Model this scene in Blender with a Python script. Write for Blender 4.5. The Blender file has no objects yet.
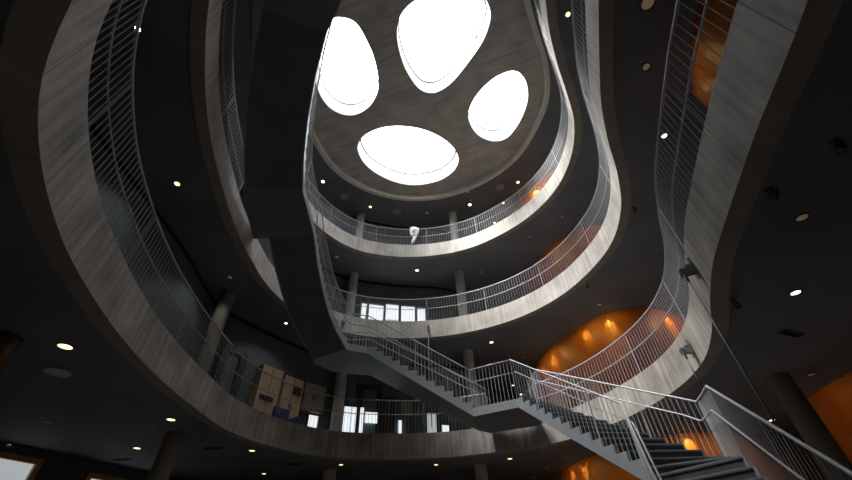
import bpy, bmesh, math, random
from mathutils import Vector, Matrix, geometry
random.seed(7)
sc = bpy.context.scene
col = sc.collection
EYE = 1.6
PI = math.pi

# ------------------------------------------------------------------ camera model (16 mm lens, looking up ~42 deg)
F, CX, CY, VP = 379.0, 426.0, 240.0, (409.0, -178.0)
ez = Vector((VP[0]-CX, VP[1]-CY, F)).normalized()
ey = Vector((0, 0, 1)); ey = (ey - ez*ey.dot(ez)).normalized()
ex = ey.cross(ez)

def ray(px, py):
    d = Vector((px-CX, py-CY, F))
    return Vector((d.dot(ex), d.dot(ey), d.dot(ez)))
def at(px, py, h):
    """point of the horizontal plane h metres above the eye seen in a direction"""
    r = ray(px, py); k = h/r.z
    return Vector((r.x*k, r.y*k))
def seen(x, y, h):
    """(u, v, depth) of a point"""
    p = ex*x + ey*y + ez*h
    if p.z <= .05: return (-1e5, -1e5, p.z)
    return (CX+F*p.x/p.z, CY+F*p.y/p.z, p.z)

cam = bpy.data.cameras.new('camera'); cam.lens = F/852*36; cam.sensor_width = 36
cam.clip_start = .05; cam.clip_end = 200
camo = bpy.data.objects.new('camera', cam); col.objects.link(camo)
R = Matrix(((ex[0], -ex[1], -ex[2]), (ey[0], -ey[1], -ey[2]), (ez[0], -ez[1], -ez[2])))
camo.matrix_world = Matrix.Translation((0, 0, EYE)) @ R.to_4x4()
sc.camera = camo

# ------------------------------------------------------------------ materials
def newmat(name):
    m = bpy.data.materials.new(name); m.use_nodes = True
    nt = m.node_tree; b = nt.nodes['Principled BSDF']
    return m, nt, b
def simple(name, c, rough=.6, metal=0, spec=.5, noise=0, nscale=6):
    m, nt, b = newmat(name)
    b.inputs['Base Color'].default_value = (*c, 1); b.inputs['Roughness'].default_value = rough
    b.inputs['Metallic'].default_value = metal; b.inputs['Specular IOR Level'].default_value = spec
    if noise:
        tc = nt.nodes.new('ShaderNodeTexCoord'); n = nt.nodes.new('ShaderNodeTexNoise'); n.inputs['Scale'].default_value = nscale
        n.inputs['Detail'].default_value = 5
        r = nt.nodes.new('ShaderNodeValToRGB')
        r.color_ramp.elements[0].position = .3; r.color_ramp.elements[1].position = .7
        r.color_ramp.elements[0].color = (*[v*(1-noise) for v in c], 1); r.color_ramp.elements[1].color = (*[min(1, v*(1+noise)) for v in c], 1)
        nt.links.new(tc.outputs['Object'], n.inputs['Vector']); nt.links.new(n.outputs['Fac'], r.inputs['Fac']); nt.links.new(r.outputs['Color'], b.inputs['Base Color'])
    return m
def emit(name, c, s):
    m, nt, b = newmat(name)
    b.inputs['Base Color'].default_value = (*c, 1)
    b.inputs['Emission Color'].default_value = (*c, 1); b.inputs['Emission Strength'].default_value = s
    return m
def streaked(name, dark, light, su, sv, joint=0, rough=.8, use_uv=True, rot=0, tone=(0.3, .72), jw=.012, spec=.3):
    """board-marked surface: noise drawn out along v, dark joints every `joint` metres along u"""
    m, nt, b = newmat(name); N = nt.nodes; L = nt.links
    tc = N.new('ShaderNodeTexCoord'); mp = N.new('ShaderNodeMapping')
    mp.inputs['Scale'].default_value = (su, sv, 1)
    src = tc.outputs['UV' if use_uv else 'Object']
    if rot:
        vr = N.new('ShaderNodeVectorRotate'); vr.rotation_type = 'Z_AXIS'; vr.inputs['Angle'].default_value = rot
        L.new(src, vr.inputs['Vector']); src = vr.outputs['Vector']
    L.new(src, mp.inputs['Vector'])
    n = N.new('ShaderNodeTexNoise'); n.inputs['Scale'].default_value = 1; n.inputs['Detail'].default_value = 6; n.inputs['Roughness'].default_value = .65
    L.new(mp.outputs['Vector'], n.inputs['Vector'])
    n2 = N.new('ShaderNodeTexNoise'); n2.inputs['Scale'].default_value = 1.3; n2.inputs['Detail'].default_value = 4
    L.new(src, n2.inputs['Vector'])
    mx = N.new('ShaderNodeMath'); mx.operation = 'MULTIPLY_ADD'; mx.inputs[1].default_value = .45
    L.new(n2.outputs['Fac'], mx.inputs[0])
    sb = N.new('ShaderNodeMath'); sb.operation = 'MULTIPLY'; sb.inputs[1].default_value = .55
    L.new(n.outputs['Fac'], sb.inputs[0]); L.new(sb.outputs[0], mx.inputs[2])
    r = N.new('ShaderNodeValToRGB'); r.color_ramp.elements[0].position, r.color_ramp.elements[1].position = tone
    r.color_ramp.elements[0].color = (*dark, 1); r.color_ramp.elements[1].color = (*light, 1)
    L.new(mx.outputs[0], r.inputs['Fac'])
    out = r.outputs['Color']
    if joint:
        sp = N.new('ShaderNodeSeparateXYZ'); L.new(src, sp.inputs[0])
        d = N.new('ShaderNodeMath'); d.operation = 'DIVIDE'; d.inputs[1].default_value = joint; L.new(sp.outputs[0], d.inputs[0])
        f = N.new('ShaderNodeMath'); f.operation = 'FRACT'; L.new(d.outputs[0], f.inputs[0])
        g = N.new('ShaderNodeMath'); g.operation = 'LESS_THAN'; g.inputs[1].default_value = jw/joint; L.new(f.outputs[0], g.inputs[0])
        mm = N.new('ShaderNodeMix'); mm.data_type = 'RGBA'; L.new(g.outputs[0], mm.inputs['Factor'])
        L.new(out, mm.inputs['A']); mm.inputs['B'].default_value = (*[v*.45 for v in dark], 1)
        out = mm.outputs['Result']
    L.new(out, b.inputs['Base Color']); b.inputs['Roughness'].default_value = rough; b.inputs['Specular IOR Level'].default_value = spec
    bp = N.new('ShaderNodeBump'); bp.inputs['Strength'].default_value = .25; bp.inputs['Distance'].default_value = .02
    L.new(n.outputs['Fac'], bp.inputs['Height']); L.new(bp.outputs['Normal'], b.inputs['Normal'])
    return m

M = {}
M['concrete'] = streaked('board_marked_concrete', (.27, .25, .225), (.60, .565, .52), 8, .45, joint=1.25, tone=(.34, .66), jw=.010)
M['concrete_low_shaded'] = streaked('shaded_lower_band_concrete', (.13, .118, .105), (.46, .425, .385), 8, .45, joint=1.25, tone=(.34, .66), jw=.010)  # same concrete, darkened to paint shade into the first balcony band
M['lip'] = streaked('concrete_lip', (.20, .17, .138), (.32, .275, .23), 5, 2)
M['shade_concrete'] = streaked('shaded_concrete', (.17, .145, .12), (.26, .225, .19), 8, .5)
M['roof'] = streaked('roof_boards', (.25, .222, .20), (.58, .525, .475), .5, 7, use_uv=False, rot=.3)
M['soffit'] = simple('dark_plaster', (.145, .152, .158), .8, noise=.15, nscale=.6, spec=.3)
M['screed'] = simple('grey_screed', (.09, .09, .09), .6, noise=.15, nscale=2)
M['floor'] = simple('ground_stone', (.22, .21, .205), .45, noise=.2, nscale=1.5)
M['wall'] = simple('slate_wall', (.085, .103, .108), .7, noise=.2, nscale=1.2)
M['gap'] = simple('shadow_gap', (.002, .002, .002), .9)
M['steel'] = simple('painted_steel', (.33, .35, .365), .38, spec=.5, noise=.06, nscale=8)
M['stair'] = simple('stair_paint', (.21, .235, .26), .42, noise=.08, nscale=5)
M['hanger'] = simple('hanger_steel', (.10, .11, .12), .5)
M['tread'] = simple('tread_grey', (.05, .055, .06), .6, noise=.15, nscale=9)
M['nosing'] = simple('nosing_grey', (.15, .165, .175), .5)
M['riser'] = simple('riser_grey', (.035, .04, .043), .6, noise=.15, nscale=9)
M['under'] = simple('stair_underside', (.12, .122, .13), .6, noise=.1, nscale=2)
M['wood'] = streaked('orange_veneer', (.30, .085, .012), (.50, .165, .026), 14, .5, joint=.62, rough=.42, tone=(.3, .7), jw=.006, spec=.3)
M['oak'] = streaked('window_oak', (.38, .22, .10), (.58, .36, .18), 12, 1, rough=.5)
M['pale_wood'] = streaked('pale_wood_panel', (.46, .31, .18), (.64, .46, .29), 12, .6, joint=.12, rough=.5)
M['pane_sky'], _nt, _b = newmat('skylight_pane')      # clear glazing with an added glow standing in for the bright overcast sky
_e = _nt.nodes.new('ShaderNodeEmission'); _e.inputs['Strength'].default_value = 5.0; _e.inputs['Color'].default_value = (.97, .985, 1, 1)
_t = _nt.nodes.new('ShaderNodeBsdfTransparent'); _a = _nt.nodes.new('ShaderNodeAddShader')
_nt.links.new(_e.outputs[0], _a.inputs[0]); _nt.links.new(_t.outputs[0], _a.inputs[1]); _nt.links.new(_a.outputs[0], _nt.nodes['Material Output'].inputs['Surface'])
M['shaft'] = simple('white_shaft', (.45, .45, .445), .6)
M['daylight'] = emit('bright_daylight_pane', (.90, .96, 1), .95)
M['daylight_dim'] = emit('hazy_daylight_pane', (.72, .80, .82), .45)
M['pane_dark'] = simple('dark_glass', (.10, .125, .13), .35, spec=.3)
M['frame'] = simple('black_frame', (.008, .008, .009), .5)
M['grey_frame'] = simple('grey_mullion', (.22, .25, .26), .5)
M['beige'] = simple('beige_panel', (.26, .225, .16), .7, noise=.1)
M['blue'] = simple('blue_fabric', (.02, .055, .16), .8, noise=.15)
M['lamp_warm'] = emit('warm_lens', (1, .72, .34), 2.6)
M['lamp_white'] = emit('white_lens', (1, .90, .76), 5)
M['lamp_dim'] = emit('dim_lens', (.70, .48, .26), .08)
M['lamp_grey'] = simple('grey_lens', (.27, .28, .28), .5)
M['lamp_rim'] = simple('lamp_rim', (.05, .05, .05), .4)
M['rim'] = streaked('pale_rim', (.62, .56, .49), (.82, .75, .67), 4, 2)
M['fixture'] = simple('dark_fixture', (.085, .087, .09), .5)
M['grille'] = simple('speaker_grille', (.55, .57, .57), .6)
M['cloth'] = simple('white_cloth', (.80, .81, .83), .8, noise=.12, nscale=9)
M['lining'] = simple('grey_lining', (.30, .31, .34), .8)
M['brown_panel'] = streaked('brown_door', (.06, .03, .015), (.11, .06, .03), 10, .6, rough=.5)
M['lens_line'] = simple('pane_joint', (.025, .025, .025), .9)
M['blind'] = emit('backlit_blind', (.62, .63, .58), .42)
M['white'] = simple('white_panel', (.55, .56, .56), .6)

# ------------------------------------------------------------------ mesh helpers
class MB:
    def __init__(s): s.v = []; s.f = []; s.uv = []
    def face(s, pts, uvs=None):
        i = len(s.v); s.v += [tuple(p) for p in pts]; s.f.append(tuple(range(i, i+len(pts))))
        s.uv.append(uvs or [(p[0], p[1]) for p in pts])
    def mesh(s, name, m, smooth=False):
        me = bpy.data.meshes.new(name); me.from_pydata(s.v, [], s.f); me.materials.append(m)
        u = me.uv_layers.new(name='UVMap'); k = 0
        for uv in s.uv:
            for c in uv: u.data[k].uv = c; k += 1
        bm = bmesh.new(); bm.from_mesh(me)
        bmesh.ops.remove_doubles(bm, verts=bm.verts, dist=1e-5)
        bmesh.ops.recalc_face_normals(bm, faces=bm.faces)
        bm.to_mesh(me); bm.free()
        if smooth:
            for p in me.polygons: p.use_smooth = True
        return me
    def build(s, name, m, parent=None, smooth=False):
        return link(name, s.mesh(name, m, smooth), parent)
    # shapes
    def prism(s, poly, z0, z1):
        n = len(poly)
        s.face([(*p, z1) for p in poly]); s.face([(*p, z0) for p in reversed(poly)])
        for i in range(n):
            a, b = poly[i], poly[(i+1) % n]; d = math.dist(a, b)
            s.face([(*a, z0), (*b, z0), (*b, z1), (*a, z1)], [(0, z0), (d, z0), (d, z1), (0, z1)])
    def box(s, c, sz, rz=0):
        x, y, z = sz[0]/2, sz[1]/2, sz[2]/2; ca, sa = math.cos(rz), math.sin(rz)
        P = lambda a, b: (c[0]+a*ca-b*sa, c[1]+a*sa+b*ca)
        s.prism([P(-x, -y), P(x, -y), P(x, y), P(-x, y)], c[2]-z, c[2]+z)
    def tube(s, path, r, n=8, closed=False):
        path = [Vector(p) for p in path]; rings = []; m = len(path); up0 = None
        for i, p in enumerate(path):
            a = path[i-1] if (i or closed) else p; b = path[(i+1) % m] if (i < m-1 or closed) else p
            t = (b-a).normalized()
            ref = Vector((0, 0, 1)) if abs(t.z) < .95 else Vector((1, 0, 0))
            if up0 is not None and abs(t.z) >= .95: ref = up0
            sx = t.cross(ref).normalized(); sy = sx.cross(t).normalized(); up0 = sy
            rings.append([p + sx*(r*math.cos(2*PI*k/n)) + sy*(r*math.sin(2*PI*k/n)) for k in range(n)])
        for i in range(m if closed else m-1):
            A, Bq = rings[i], rings[(i+1) % m]
            for k in range(n): s.face([A[k], A[(k+1) % n], Bq[(k+1) % n], Bq[k]])
        if not closed: s.face(list(reversed(rings[0]))); s.face(rings[-1])
    def lathe(s, prof, c=(0, 0, 0), n=20):
        for (r0, z0), (r1, z1) in zip(prof, prof[1:]):
            for k in range(n):
                a, b = 2*PI*k/n, 2*PI*(k+1)/n
                q = [(c[0]+r0*math.cos(a), c[1]+r0*math.sin(a), c[2]+z0), (c[0]+r0*math.cos(b), c[1]+r0*math.sin(b), c[2]+z0),
                     (c[0]+r1*math.cos(b), c[1]+r1*math.sin(b), c[2]+z1), (c[0]+r1*math.cos(a), c[1]+r1*math.sin(a), c[2]+z1)]
                if r0 < 1e-6: q = q[1:]
                elif r1 < 1e-6: q = q[:3]
                s.face(q)
    def strip(s, path, z0, z1, u0=0):
        u = u0
        for a, b in zip(path, path[1:]):
            d = math.dist(a, b)
            s.face([(*a, z0), (*b, z0), (*b, z1), (*a, z1)], [(u, z0), (u+d, z0), (u+d, z1), (u, z1)]); u += d

def link(name, me, parent=None):
    o = bpy.data.objects.new(name, me); col.objects.link(o)
    if parent: o.parent = parent
    return o
def tag(o, label, cat, group=None):
    o['label'] = label; o['category'] = cat
    if group: o['group'] = group
    return o
def thing(name, label, cat, loc=(0, 0, 0), rz=0, group=None):
    o = bpy.data.objects.new(name, None); col.objects.link(o); o.location = loc; o.rotation_euler = (0, 0, rz)
    o.empty_display_size = .1
    return tag(o, label, cat, group)
def struct(o, label, cat):
    o['kind'] = 'structure'; o['label'] = label; o['category'] = cat
    return o

# ------------------------------------------------------------------ the atrium outline, one egg-shaped plan repeated on every level
CEN = (.2, 6.8)
ANG = list(range(-90, 270, 15))
def ring_radii(vals):          # vals for -60..240, the part behind the viewer is common
    return [8.1, 7.3] + vals + [6.85]
RAD = {
 1: ring_radii([5.55, 4.63, 4.36, 4.49, 4.79, 5.11, 5.42, 5.81, 6.18, 6.22, 6.40, 6.52, 6.67, 6.40, 5.92, 5.36, 5.10, 5.08, 5.28, 5.72, 6.29]),
 2: ring_radii([5.53, 4.62, 4.34, 4.48, 4.82, 5.20, 5.48, 5.78, 6.02, 6.21, 6.39, 6.56, 6.66, 6.38, 5.88, 5.36, 5.09, 5.03, 5.24, 5.66, 6.29]),
 3: ring_radii([5.53, 4.60, 4.30, 4.42, 4.82, 5.23, 5.60, 5.85, 6.05, 6.30, 6.47, 6.63, 6.70, 6.37, 5.88, 5.36, 5.09, 5.03, 5.24, 5.66, 6.29]),
 4: ring_radii([5.50, 4.62, 4.31, 4.39, 4.80, 5.26, 5.58, 5.98, 6.20, 6.40, 6.58, 6.64, 6.55, 6.29, 5.76, 5.36, 5.09, 5.03, 5.24, 5.66, 6.29]),
}
def rad(lv, a):
    R_ = RAD[lv]; n = len(R_); t = ((a+90) % 360)/15; i = int(t); f = t-i
    p0, p1, p2, p3 = (R_[(i+k) % n] for k in (-1, 0, 1, 2))
    return .5*((2*p1)+(-p0+p2)*f+(2*p0-5*p1+4*p2-p3)*f*f+(-p0+3*p1-3*p2+p3)*f**3)
def edge(lv, a, off=0):
    """plan point of the edge at angle a (deg); off > 0 lies off metres behind the face, on the floor"""
    def P(b):
        r = rad(lv, b); t = math.radians(b); return Vector((CEN[0]+r*math.cos(t), CEN[1]+r*math.sin(t)))
    p = P(a)
    if off:
        d = (P(a+.6)-P(a-.6)).normalized(); p = p + Vector((d.y, -d.x))*off
    return (p.x, p.y)
def loop(lv, off=0, step=2): return [edge(lv, a, off) for a in range(-90, 270, step)]

HB = {1: 2.87, 2: 6.96, 3: 11.05, 4: 15.13}
BAND = .73
HT = {k: v+BAND for k, v in HB.items()}
Z = lambda h: h+EYE
X0, X1, Y0, Y1 = -13.5, 13.5, -7.0, 23.0

def plate_with_hole(hole, z0, z1, name, m, outer=None, holes=()):
    """flat slab with openings"""
    outer = outer or [(X0, Y0), (X1, Y0), (X1, Y1), (X0, Y1)]
    loops = [outer] + ([hole] if hole else []) + list(holes)
    bm = bmesh.new(); es = []
    for lp in loops:
        vs = [bm.verts.new((*p, z0)) for p in lp]
        es += [bm.edges.new((vs[i], vs[(i+1) % len(vs)])) for i in range(len(vs))]
    r = bmesh.ops.triangle_fill(bm, edges=es, use_beauty=True, use_dissolve=False)
    fs = [g for g in bm.faces]
    if z1 != z0:
        ext = bmesh.ops.extrude_face_region(bm, geom=fs)
        bmesh.ops.translate(bm, vec=(0, 0, z1-z0), verts=[g for g in ext['geom'] if isinstance(g, bmesh.types.BMVert)])
    bmesh.ops.recalc_face_normals(bm, faces=bm.faces)
    me = bpy.data.meshes.new(name); bm.to_mesh(me); bm.free(); me.materials.append(m)
    return link(name, me)

ORD = {1: 'first', 2: 'second', 3: 'third'}
LIP = .24
for lv in (1, 2, 3):
    inner, outer = loop(lv), loop(lv, LIP)
    n = len(inner); mb = MB(); u = 0; zb, zt = Z(HB[lv]), Z(HT[lv])
    lipmb = MB()
    for i in range(n):
        a, b, c, d = inner[i], inner[(i+1) % n], outer[(i+1) % n], outer[i]; l = math.dist(a, b)
        mb.face([(*a, zb), (*b, zb), (*b, zt), (*a, zt)], [(u, 0), (u+l, 0), (u+l, BAND), (u, BAND)])
        mb.face([(*a, zt), (*b, zt), (*c, zt), (*d, zt)], [(u, 0), (u+l, 0), (u+l, .2), (u, .2)])
        mb.face([(*d, zb), (*c, zb), (*c, zt), (*d, zt)], [(u, 0), (u+l, 0), (u+l, BAND), (u, BAND)])
        lipmb.face([(*a, zb), (*b, zb), (*c, zb), (*d, zb)], [(u, 0), (u+l, 0), (u+l, .2), (u, .2)])
        u += l
    t_ = struct(mb.build('trim_%d' % lv, M['concrete_low_shaded' if lv == 1 else 'concrete']), 'pale board-marked concrete band round the %s balcony edge' % ORD[lv], 'balcony band')
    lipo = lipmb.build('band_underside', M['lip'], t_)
    struct(plate_with_hole(loop(lv, LIP), Z(HB[lv])+.04, Z(HB[lv])+.09, 'ceiling_%d' % lv, M['soffit']),
           'dark ceiling under the %s balcony level' % ORD[lv], 'ceiling')
    struct(plate_with_hole(loop(lv, LIP), Z(HB[lv])+.10, Z(HT[lv])-.03, 'floor_%d' % lv, M['screed']),
           'grey floor of the %s balcony level' % ORD[lv], 'floor')

mb = MB(); mb.box((0, 8, -.1), (27, 30, .2)); struct(mb.build('floor', M['floor']), 'dark stone floor of the ground level', 'floor')

# top ceiling: dark soffit with the recessed roof disc and its four skylights
struct(plate_with_hole(loop(4, .2), Z(HB[4])+.04, Z(HB[4])+.5, 'ceiling_4', M['soffit']), 'dark ceiling around the roof disc above the third balcony', 'ceiling')
mb = MB(); A_, B_ = loop(4, .02), loop(4, .2); n = len(A_); u = 0
z0 = Z(HB[4]); z1 = Z(HB[4])+.32
for i in range(n):
    a, b, c, d = A_[i], A_[(i+1) % n], B_[(i+1) % n], B_[i]; l = math.dist(a, b)
    mb.face([(*a, z0), (*b, z0), (*c, z0), (*d, z0)], [(u, 0), (u+l, 0), (u+l, .2), (u, .2)])
    mb.face([(*a, z0), (*b, z0), (*b, z1), (*a, z1)], [(u, 0), (u+l, 0), (u+l, .3), (u, .3)])
    mb.face([(*d, z0), (*c, z0), (*c, z1), (*d, z1)], [(u, 0), (u+l, 0), (u+l, .3), (u, .3)]); u += l
struct(mb.build('trim_4', M['rim']), 'thin brownish rim around the round roof disc', 'rim')

HD = HB[4]+.28
def closed_spline(pts, n=72):
    """periodic Catmull-Rom through the points"""
    out = []; m = len(pts); k = max(2, n//m)
    for i in range(m):
        p0, p1, p2, p3 = (Vector(pts[(i+j) % m]) for j in (-1, 0, 1, 2))
        for s in range(k):
            f = s/k
            q = .5*((2*p1)+(-p0+p2)*f+(2*p0-5*p1+4*p2-p3)*f*f+(-p0+3*p1-3*p2+p3)*f**3)
            out.append((q.x, q.y))
    return out
SKY = {
 'left': [(319,37),(331,20),(342,17.3),(356,23),(367,41),(375,61),(378.6,85),(374,100),(364,110.5),(352,115),(340,113.5),(328,106),(319,92),(314.5,73),(315,54)],
 'large': [(397,37),(399,20),(406,8),(419,-2),(440,-11),(466,-12),(483,-4),(490.5,12),(488,28),(481,44),(467,64),(453,81),(441,90),(431,93),(420,89.5),(410,77),(402,60)],
 'right': [(468.4,118),(471,105),(479,92),(492,79.5),(505,72.5),(515,71),(523,76),(527.6,88),(527,103),(520,121),(509,136),(498,141),(486,139.5),(475,132)],
 'lower': [(357.5,148),(362,138),(372,131),(386,126.8),(402,126),(420,128.5),(438,135.5),(452,146),(458.5,158),(455,169),(444,178),(430,183),(412,185),(393,181.3),(375,172.5),(363,161.5)],
}
sky_loops = {k: closed_spline([at(x, y, HD) for x, y in v]) for k, v in SKY.items()}
disc = plate_with_hole(None, Z(HD), Z(HD)+.12, 'ceiling', M['roof'], outer=loop(4, .02), holes=list(sky_loops.values()))
struct(disc, 'grey-brown board-marked roof disc pierced by four rounded skylights', 'roof disc')
SKYL = {'left': 'egg-shaped skylight partly covered by the stair on the disc', 'large': 'largest skylight of the roof disc, cut by the picture top',
        'right': 'small oval skylight leaning right on the roof disc', 'lower': 'wide oval skylight nearest the third balcony railing'}
for i, (k, lp) in enumerate(sky_loops.items()):
    cx = sum(p[0] for p in lp)/len(lp); cy = sum(p[1] for p in lp)/len(lp)
    up_ = [(cx+(p[0]-cx)*.985, cy+(p[1]-cy)*.985) for p in lp]; n = len(lp); zt = Z(HD)+.9
    sh = MB()
    for j in range(n):
        a, b = lp[j], lp[(j+1) % n]; c, d = up_[(j+1) % n], up_[j]
        sh.face([(*a, Z(HD)-.005), (*b, Z(HD)-.005), (*c, zt), (*d, zt)])
    w = struct(sh.build('window_%d' % (i+1), M['shaft'], smooth=True), SKYL[k], 'skylight')
    pn = MB(); inn = [(cx+(p[0]-cx)*.96, cy+(p[1]-cy)*.96) for p in lp]
    pn.face([(*p, zt-.03) for p in reversed(inn)]); pn.build('skylight_pane', M['pane_sky'], w)
    fr = MB()
    for j in range(n):
        fr.face([(*up_[j], zt-.02), (*up_[(j+1) % n], zt-.02), (*inn[(j+1) % n], zt-.02), (*inn[j], zt-.02)])
    fr.build('pane_frame', M['lens_line'], w)
    if k == 'large':      # a thin bent blind cord hanging inside the glazing
        cd = MB(); cd.tube([(*at(475.5, 32.5, HD+.55), Z(HD+.55)), (*at(477, 39, HD+.5), Z(HD+.5)), (*at(472, 46.5, HD+.45), Z(HD+.45)), (*at(465.5, 55.5, HD+.4), Z(HD+.4))], .018)
        cd.build('blind_cord', M['gap'], w)

# ------------------------------------------------------------------ outer shell
TOP = Z(HB[4])+.5
for nm, c, s in (('wall_front', (0, Y0-.1, TOP/2), (27.4, .2, TOP)), ('wall_far', (0, Y1+.1, TOP/2), (27.4, .2, TOP)), ('wall_east', (X1+.1, 8, TOP/2), (.2, 30.4, TOP)), ('wall_west', (X0-.1, 8, TOP/2), (.2, 30.4, TOP))):
    b = MB(); b.box(c, s); struct(b.build(nm, M['wall']), 'dark outer wall on the %s side of the hall' % {'wall_front': 'near', 'wall_far': 'far', 'wall_east': 'right', 'wall_west': 'left'}[nm], 'wall')

def smooth_path(pts, k=8):
    out = []; m = len(pts)
    for i in range(m-1):
        p0, p1, p2, p3 = (Vector(pts[min(max(i+j, 0), m-1)]) for j in (-1, 0, 1, 2))
        for s in range(k):
            f = s/k; q = .5*((2*p1)+(-p0+p2)*f+(2*p0-5*p1+4*p2-p3)*f*f+(-p0+3*p1-3*p2+p3)*f**3); out.append((q.x, q.y))
    out.append(tuple(pts[-1])); return out
class Wall:
    """curved upright wall: plan path, found by ray to place what hangs on it"""
    def __init__(s, pts): s.p = smooth_path(pts)
    def hit(s, px, py):
        r = ray(px, py); u = 0; best = None
        for a, b in zip(s.p, s.p[1:]):
            dx, dy = b[0]-a[0], b[1]-a[1]; L_ = math.hypot(dx, dy); den = r.x*dy-r.y*dx
            if abs(den) > 1e-9:
                t = (a[0]*dy-a[1]*dx)/den; w = (a[0]*r.y-a[1]*r.x)/den
                if t > 0 and -1e-6 <= w <= 1+1e-6 and (best is None or t < best[2]): best = (u+w*L_, t*r.z, t)
            u += L_
        return best
    def pt(s, u):
        for a, b in zip(s.p, s.p[1:]):
            L_ = math.dist(a, b)
            if u <= L_ or b is s.p[-1]:
                f = u/L_; d = Vector((b[0]-a[0], b[1]-a[1])).normalized(); nrm = Vector((d.y, -d.x))
                p = Vector((a[0]+(b[0]-a[0])*f, a[1]+(b[1]-a[1])*f))
                if nrm.dot(Vector((0.2, 6))-p) < 0: nrm = -nrm
                return p, d, nrm
            u -= L_
back = Wall([(-6.4, -3), (-6.55, 2), (-6.6, 7.3), (-6.9, 10.2), (-6.5, 11.4), (-5.5, 13.0), (-4.6, 14.1), (-3.5, 14.85), (-1.5, 15.5), (.4, 15.8), (1.6, 16.4), (2.15, 17.6), (2.3, 19.5), (2.3, 22.98)])
hall = Wall([(4.55, 22.98), (4.55, 19.5), (4.66, 16.6), (4.8, 15.1), (5.2, 13.9), (5.95, 12.5), (6.55, 11.9), (7.6, 11.75), (9.5, 12.4), (13.4, 13.5)])
hall2 = Wall([(13.4, 10.2), (9.4, 9.75), (8.85, 9.5), (8.62, 9.0), (8.5, 8.2), (8.4, 7), (8.2, 5), (7.6, 1), (7.4, -3)])
hall3 = Wall([(4.2, .2), (4.45, 1.2), (4.66, 2.1), (4.8, 2.6), (5.05, 3.25), (5.3, 3.65), (5.75, 3.95), (7, 4.2), (13.4, 4.4)])
def wall_strip(name, W, h0, h1, m, label, off=0):
    b = MB(); b.strip(W.p, Z(h0), Z(h1)); o = b.build(name, m, smooth=False)
    return struct(o, label, 'wall')
for lv, (a, b_) in {1: (HT[1]-.03, HB[2]+.04), 2: (HT[2]-.03, HB[3]+.04), 3: (HT[3]-.03, HB[4]+.04)}.items():
    wall_strip('wall_back_%d' % lv, back, a, b_, M['wall'], 'dark slate curved back wall of the %s balcony level' % ORD[lv])
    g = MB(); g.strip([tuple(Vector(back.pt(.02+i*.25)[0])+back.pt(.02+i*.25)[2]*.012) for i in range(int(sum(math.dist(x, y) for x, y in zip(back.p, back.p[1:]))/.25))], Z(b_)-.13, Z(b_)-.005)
    struct(g.build('shadow_gap_back_%d' % lv, M['gap']), 'black shadow gap along the %s balcony back wall and ceiling' % ORD[lv], 'shadow gap')  # flat black strip at the ceiling, painting the shade of the gap
for lv, (a, b_) in {0: (-EYE, HB[1]+.04), 1: (HT[1]-.03, HB[2]+.04), 2: (HT[2]-.03, HB[3]+.04), 3: (HT[3]-.03, HB[4]+.04)}.items():
    wall_strip('wall_hall_%d' % lv, hall, a, b_, M['wood'], 'curved orange wood wall of the concert hall on the %s level' % ('ground', 'first', 'second', 'third')[lv])
wall_strip('wall_right', hall2, -EYE, HB[1]+.04, M['wood'], 'curved orange wood wall at the right edge of the ground level')
wall_strip('wall_right_upper', hall3, HT[1]-.03, HB[2]+.04, M['wood'], 'orange wood wall behind the right railing of the first balcony')
# ground-floor outer wall with wood-framed windows
gl = Wall([(-13.4, 4.0), (-11.6, 8.0), (-10.75, 10.0), (-9.9, 12.2), (-8.6, 15.4), (-7.0, 18.9)])
wall_strip('wall_left', gl, -EYE, HB[1]+.04, M['wall'], 'dark left wall of the ground level')

def panel(W, quad, m, name, parent=None, depth=.04, off=.03, frame=0, fm=None, grow=0):
    """upright flat panel on a wall from the directions of its four corners (tl, tr, br, bl)"""
    H = [W.hit(*q) for q in quad]
    u0 = (H[0][0]+H[3][0])/2; u1 = (H[1][0]+H[2][0])/2; h1 = (H[0][1]+H[1][1])/2; h0 = (H[2][1]+H[3][1])/2
    if u0 > u1: u0, u1 = u1, u0
    return rect(W, u0-grow, u1+grow, h0, h1+grow, m, name, parent, depth, off), (u0, u1, h0, h1)
def rect(W, u0, u1, h0, h1, m, name, parent=None, depth=.04, off=.03):
    p, d, nn = W.pt((u0+u1)/2); b = MB(); w = (u1-u0)/2
    a = p+nn*off-d*w; c = p+nn*off+d*w; e = c+nn*depth; f = a+nn*depth
    poly = [tuple(a), tuple(c), tuple(e), tuple(f)]
    b.prism(poly, Z(h0), Z(h1))
    o = b.build(name, m, parent)
    return o
def frame_on(W, u0, u1, h0, h1, t, m, name, parent, depth=.1, off=.03):
    p, d, nn = W.pt((u0+u1)/2); b = MB(); w = (u1-u0)/2
    def bar(x0, x1, y0, y1):
        a = p+nn*off+d*x0; c = p+nn*off+d*x1
        b.prism([tuple(a), tuple(c), tuple(c+nn*depth), tuple(a+nn*depth)], Z(y0), Z(y1))
    bar(-w, -w+t, h0, h1); bar(w-t, w, h0, h1); bar(-w+t, w-t, h1-t, h1); bar(-w+t, w-t, h0, h0+t)
    return b.build(name, m, parent)

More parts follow.
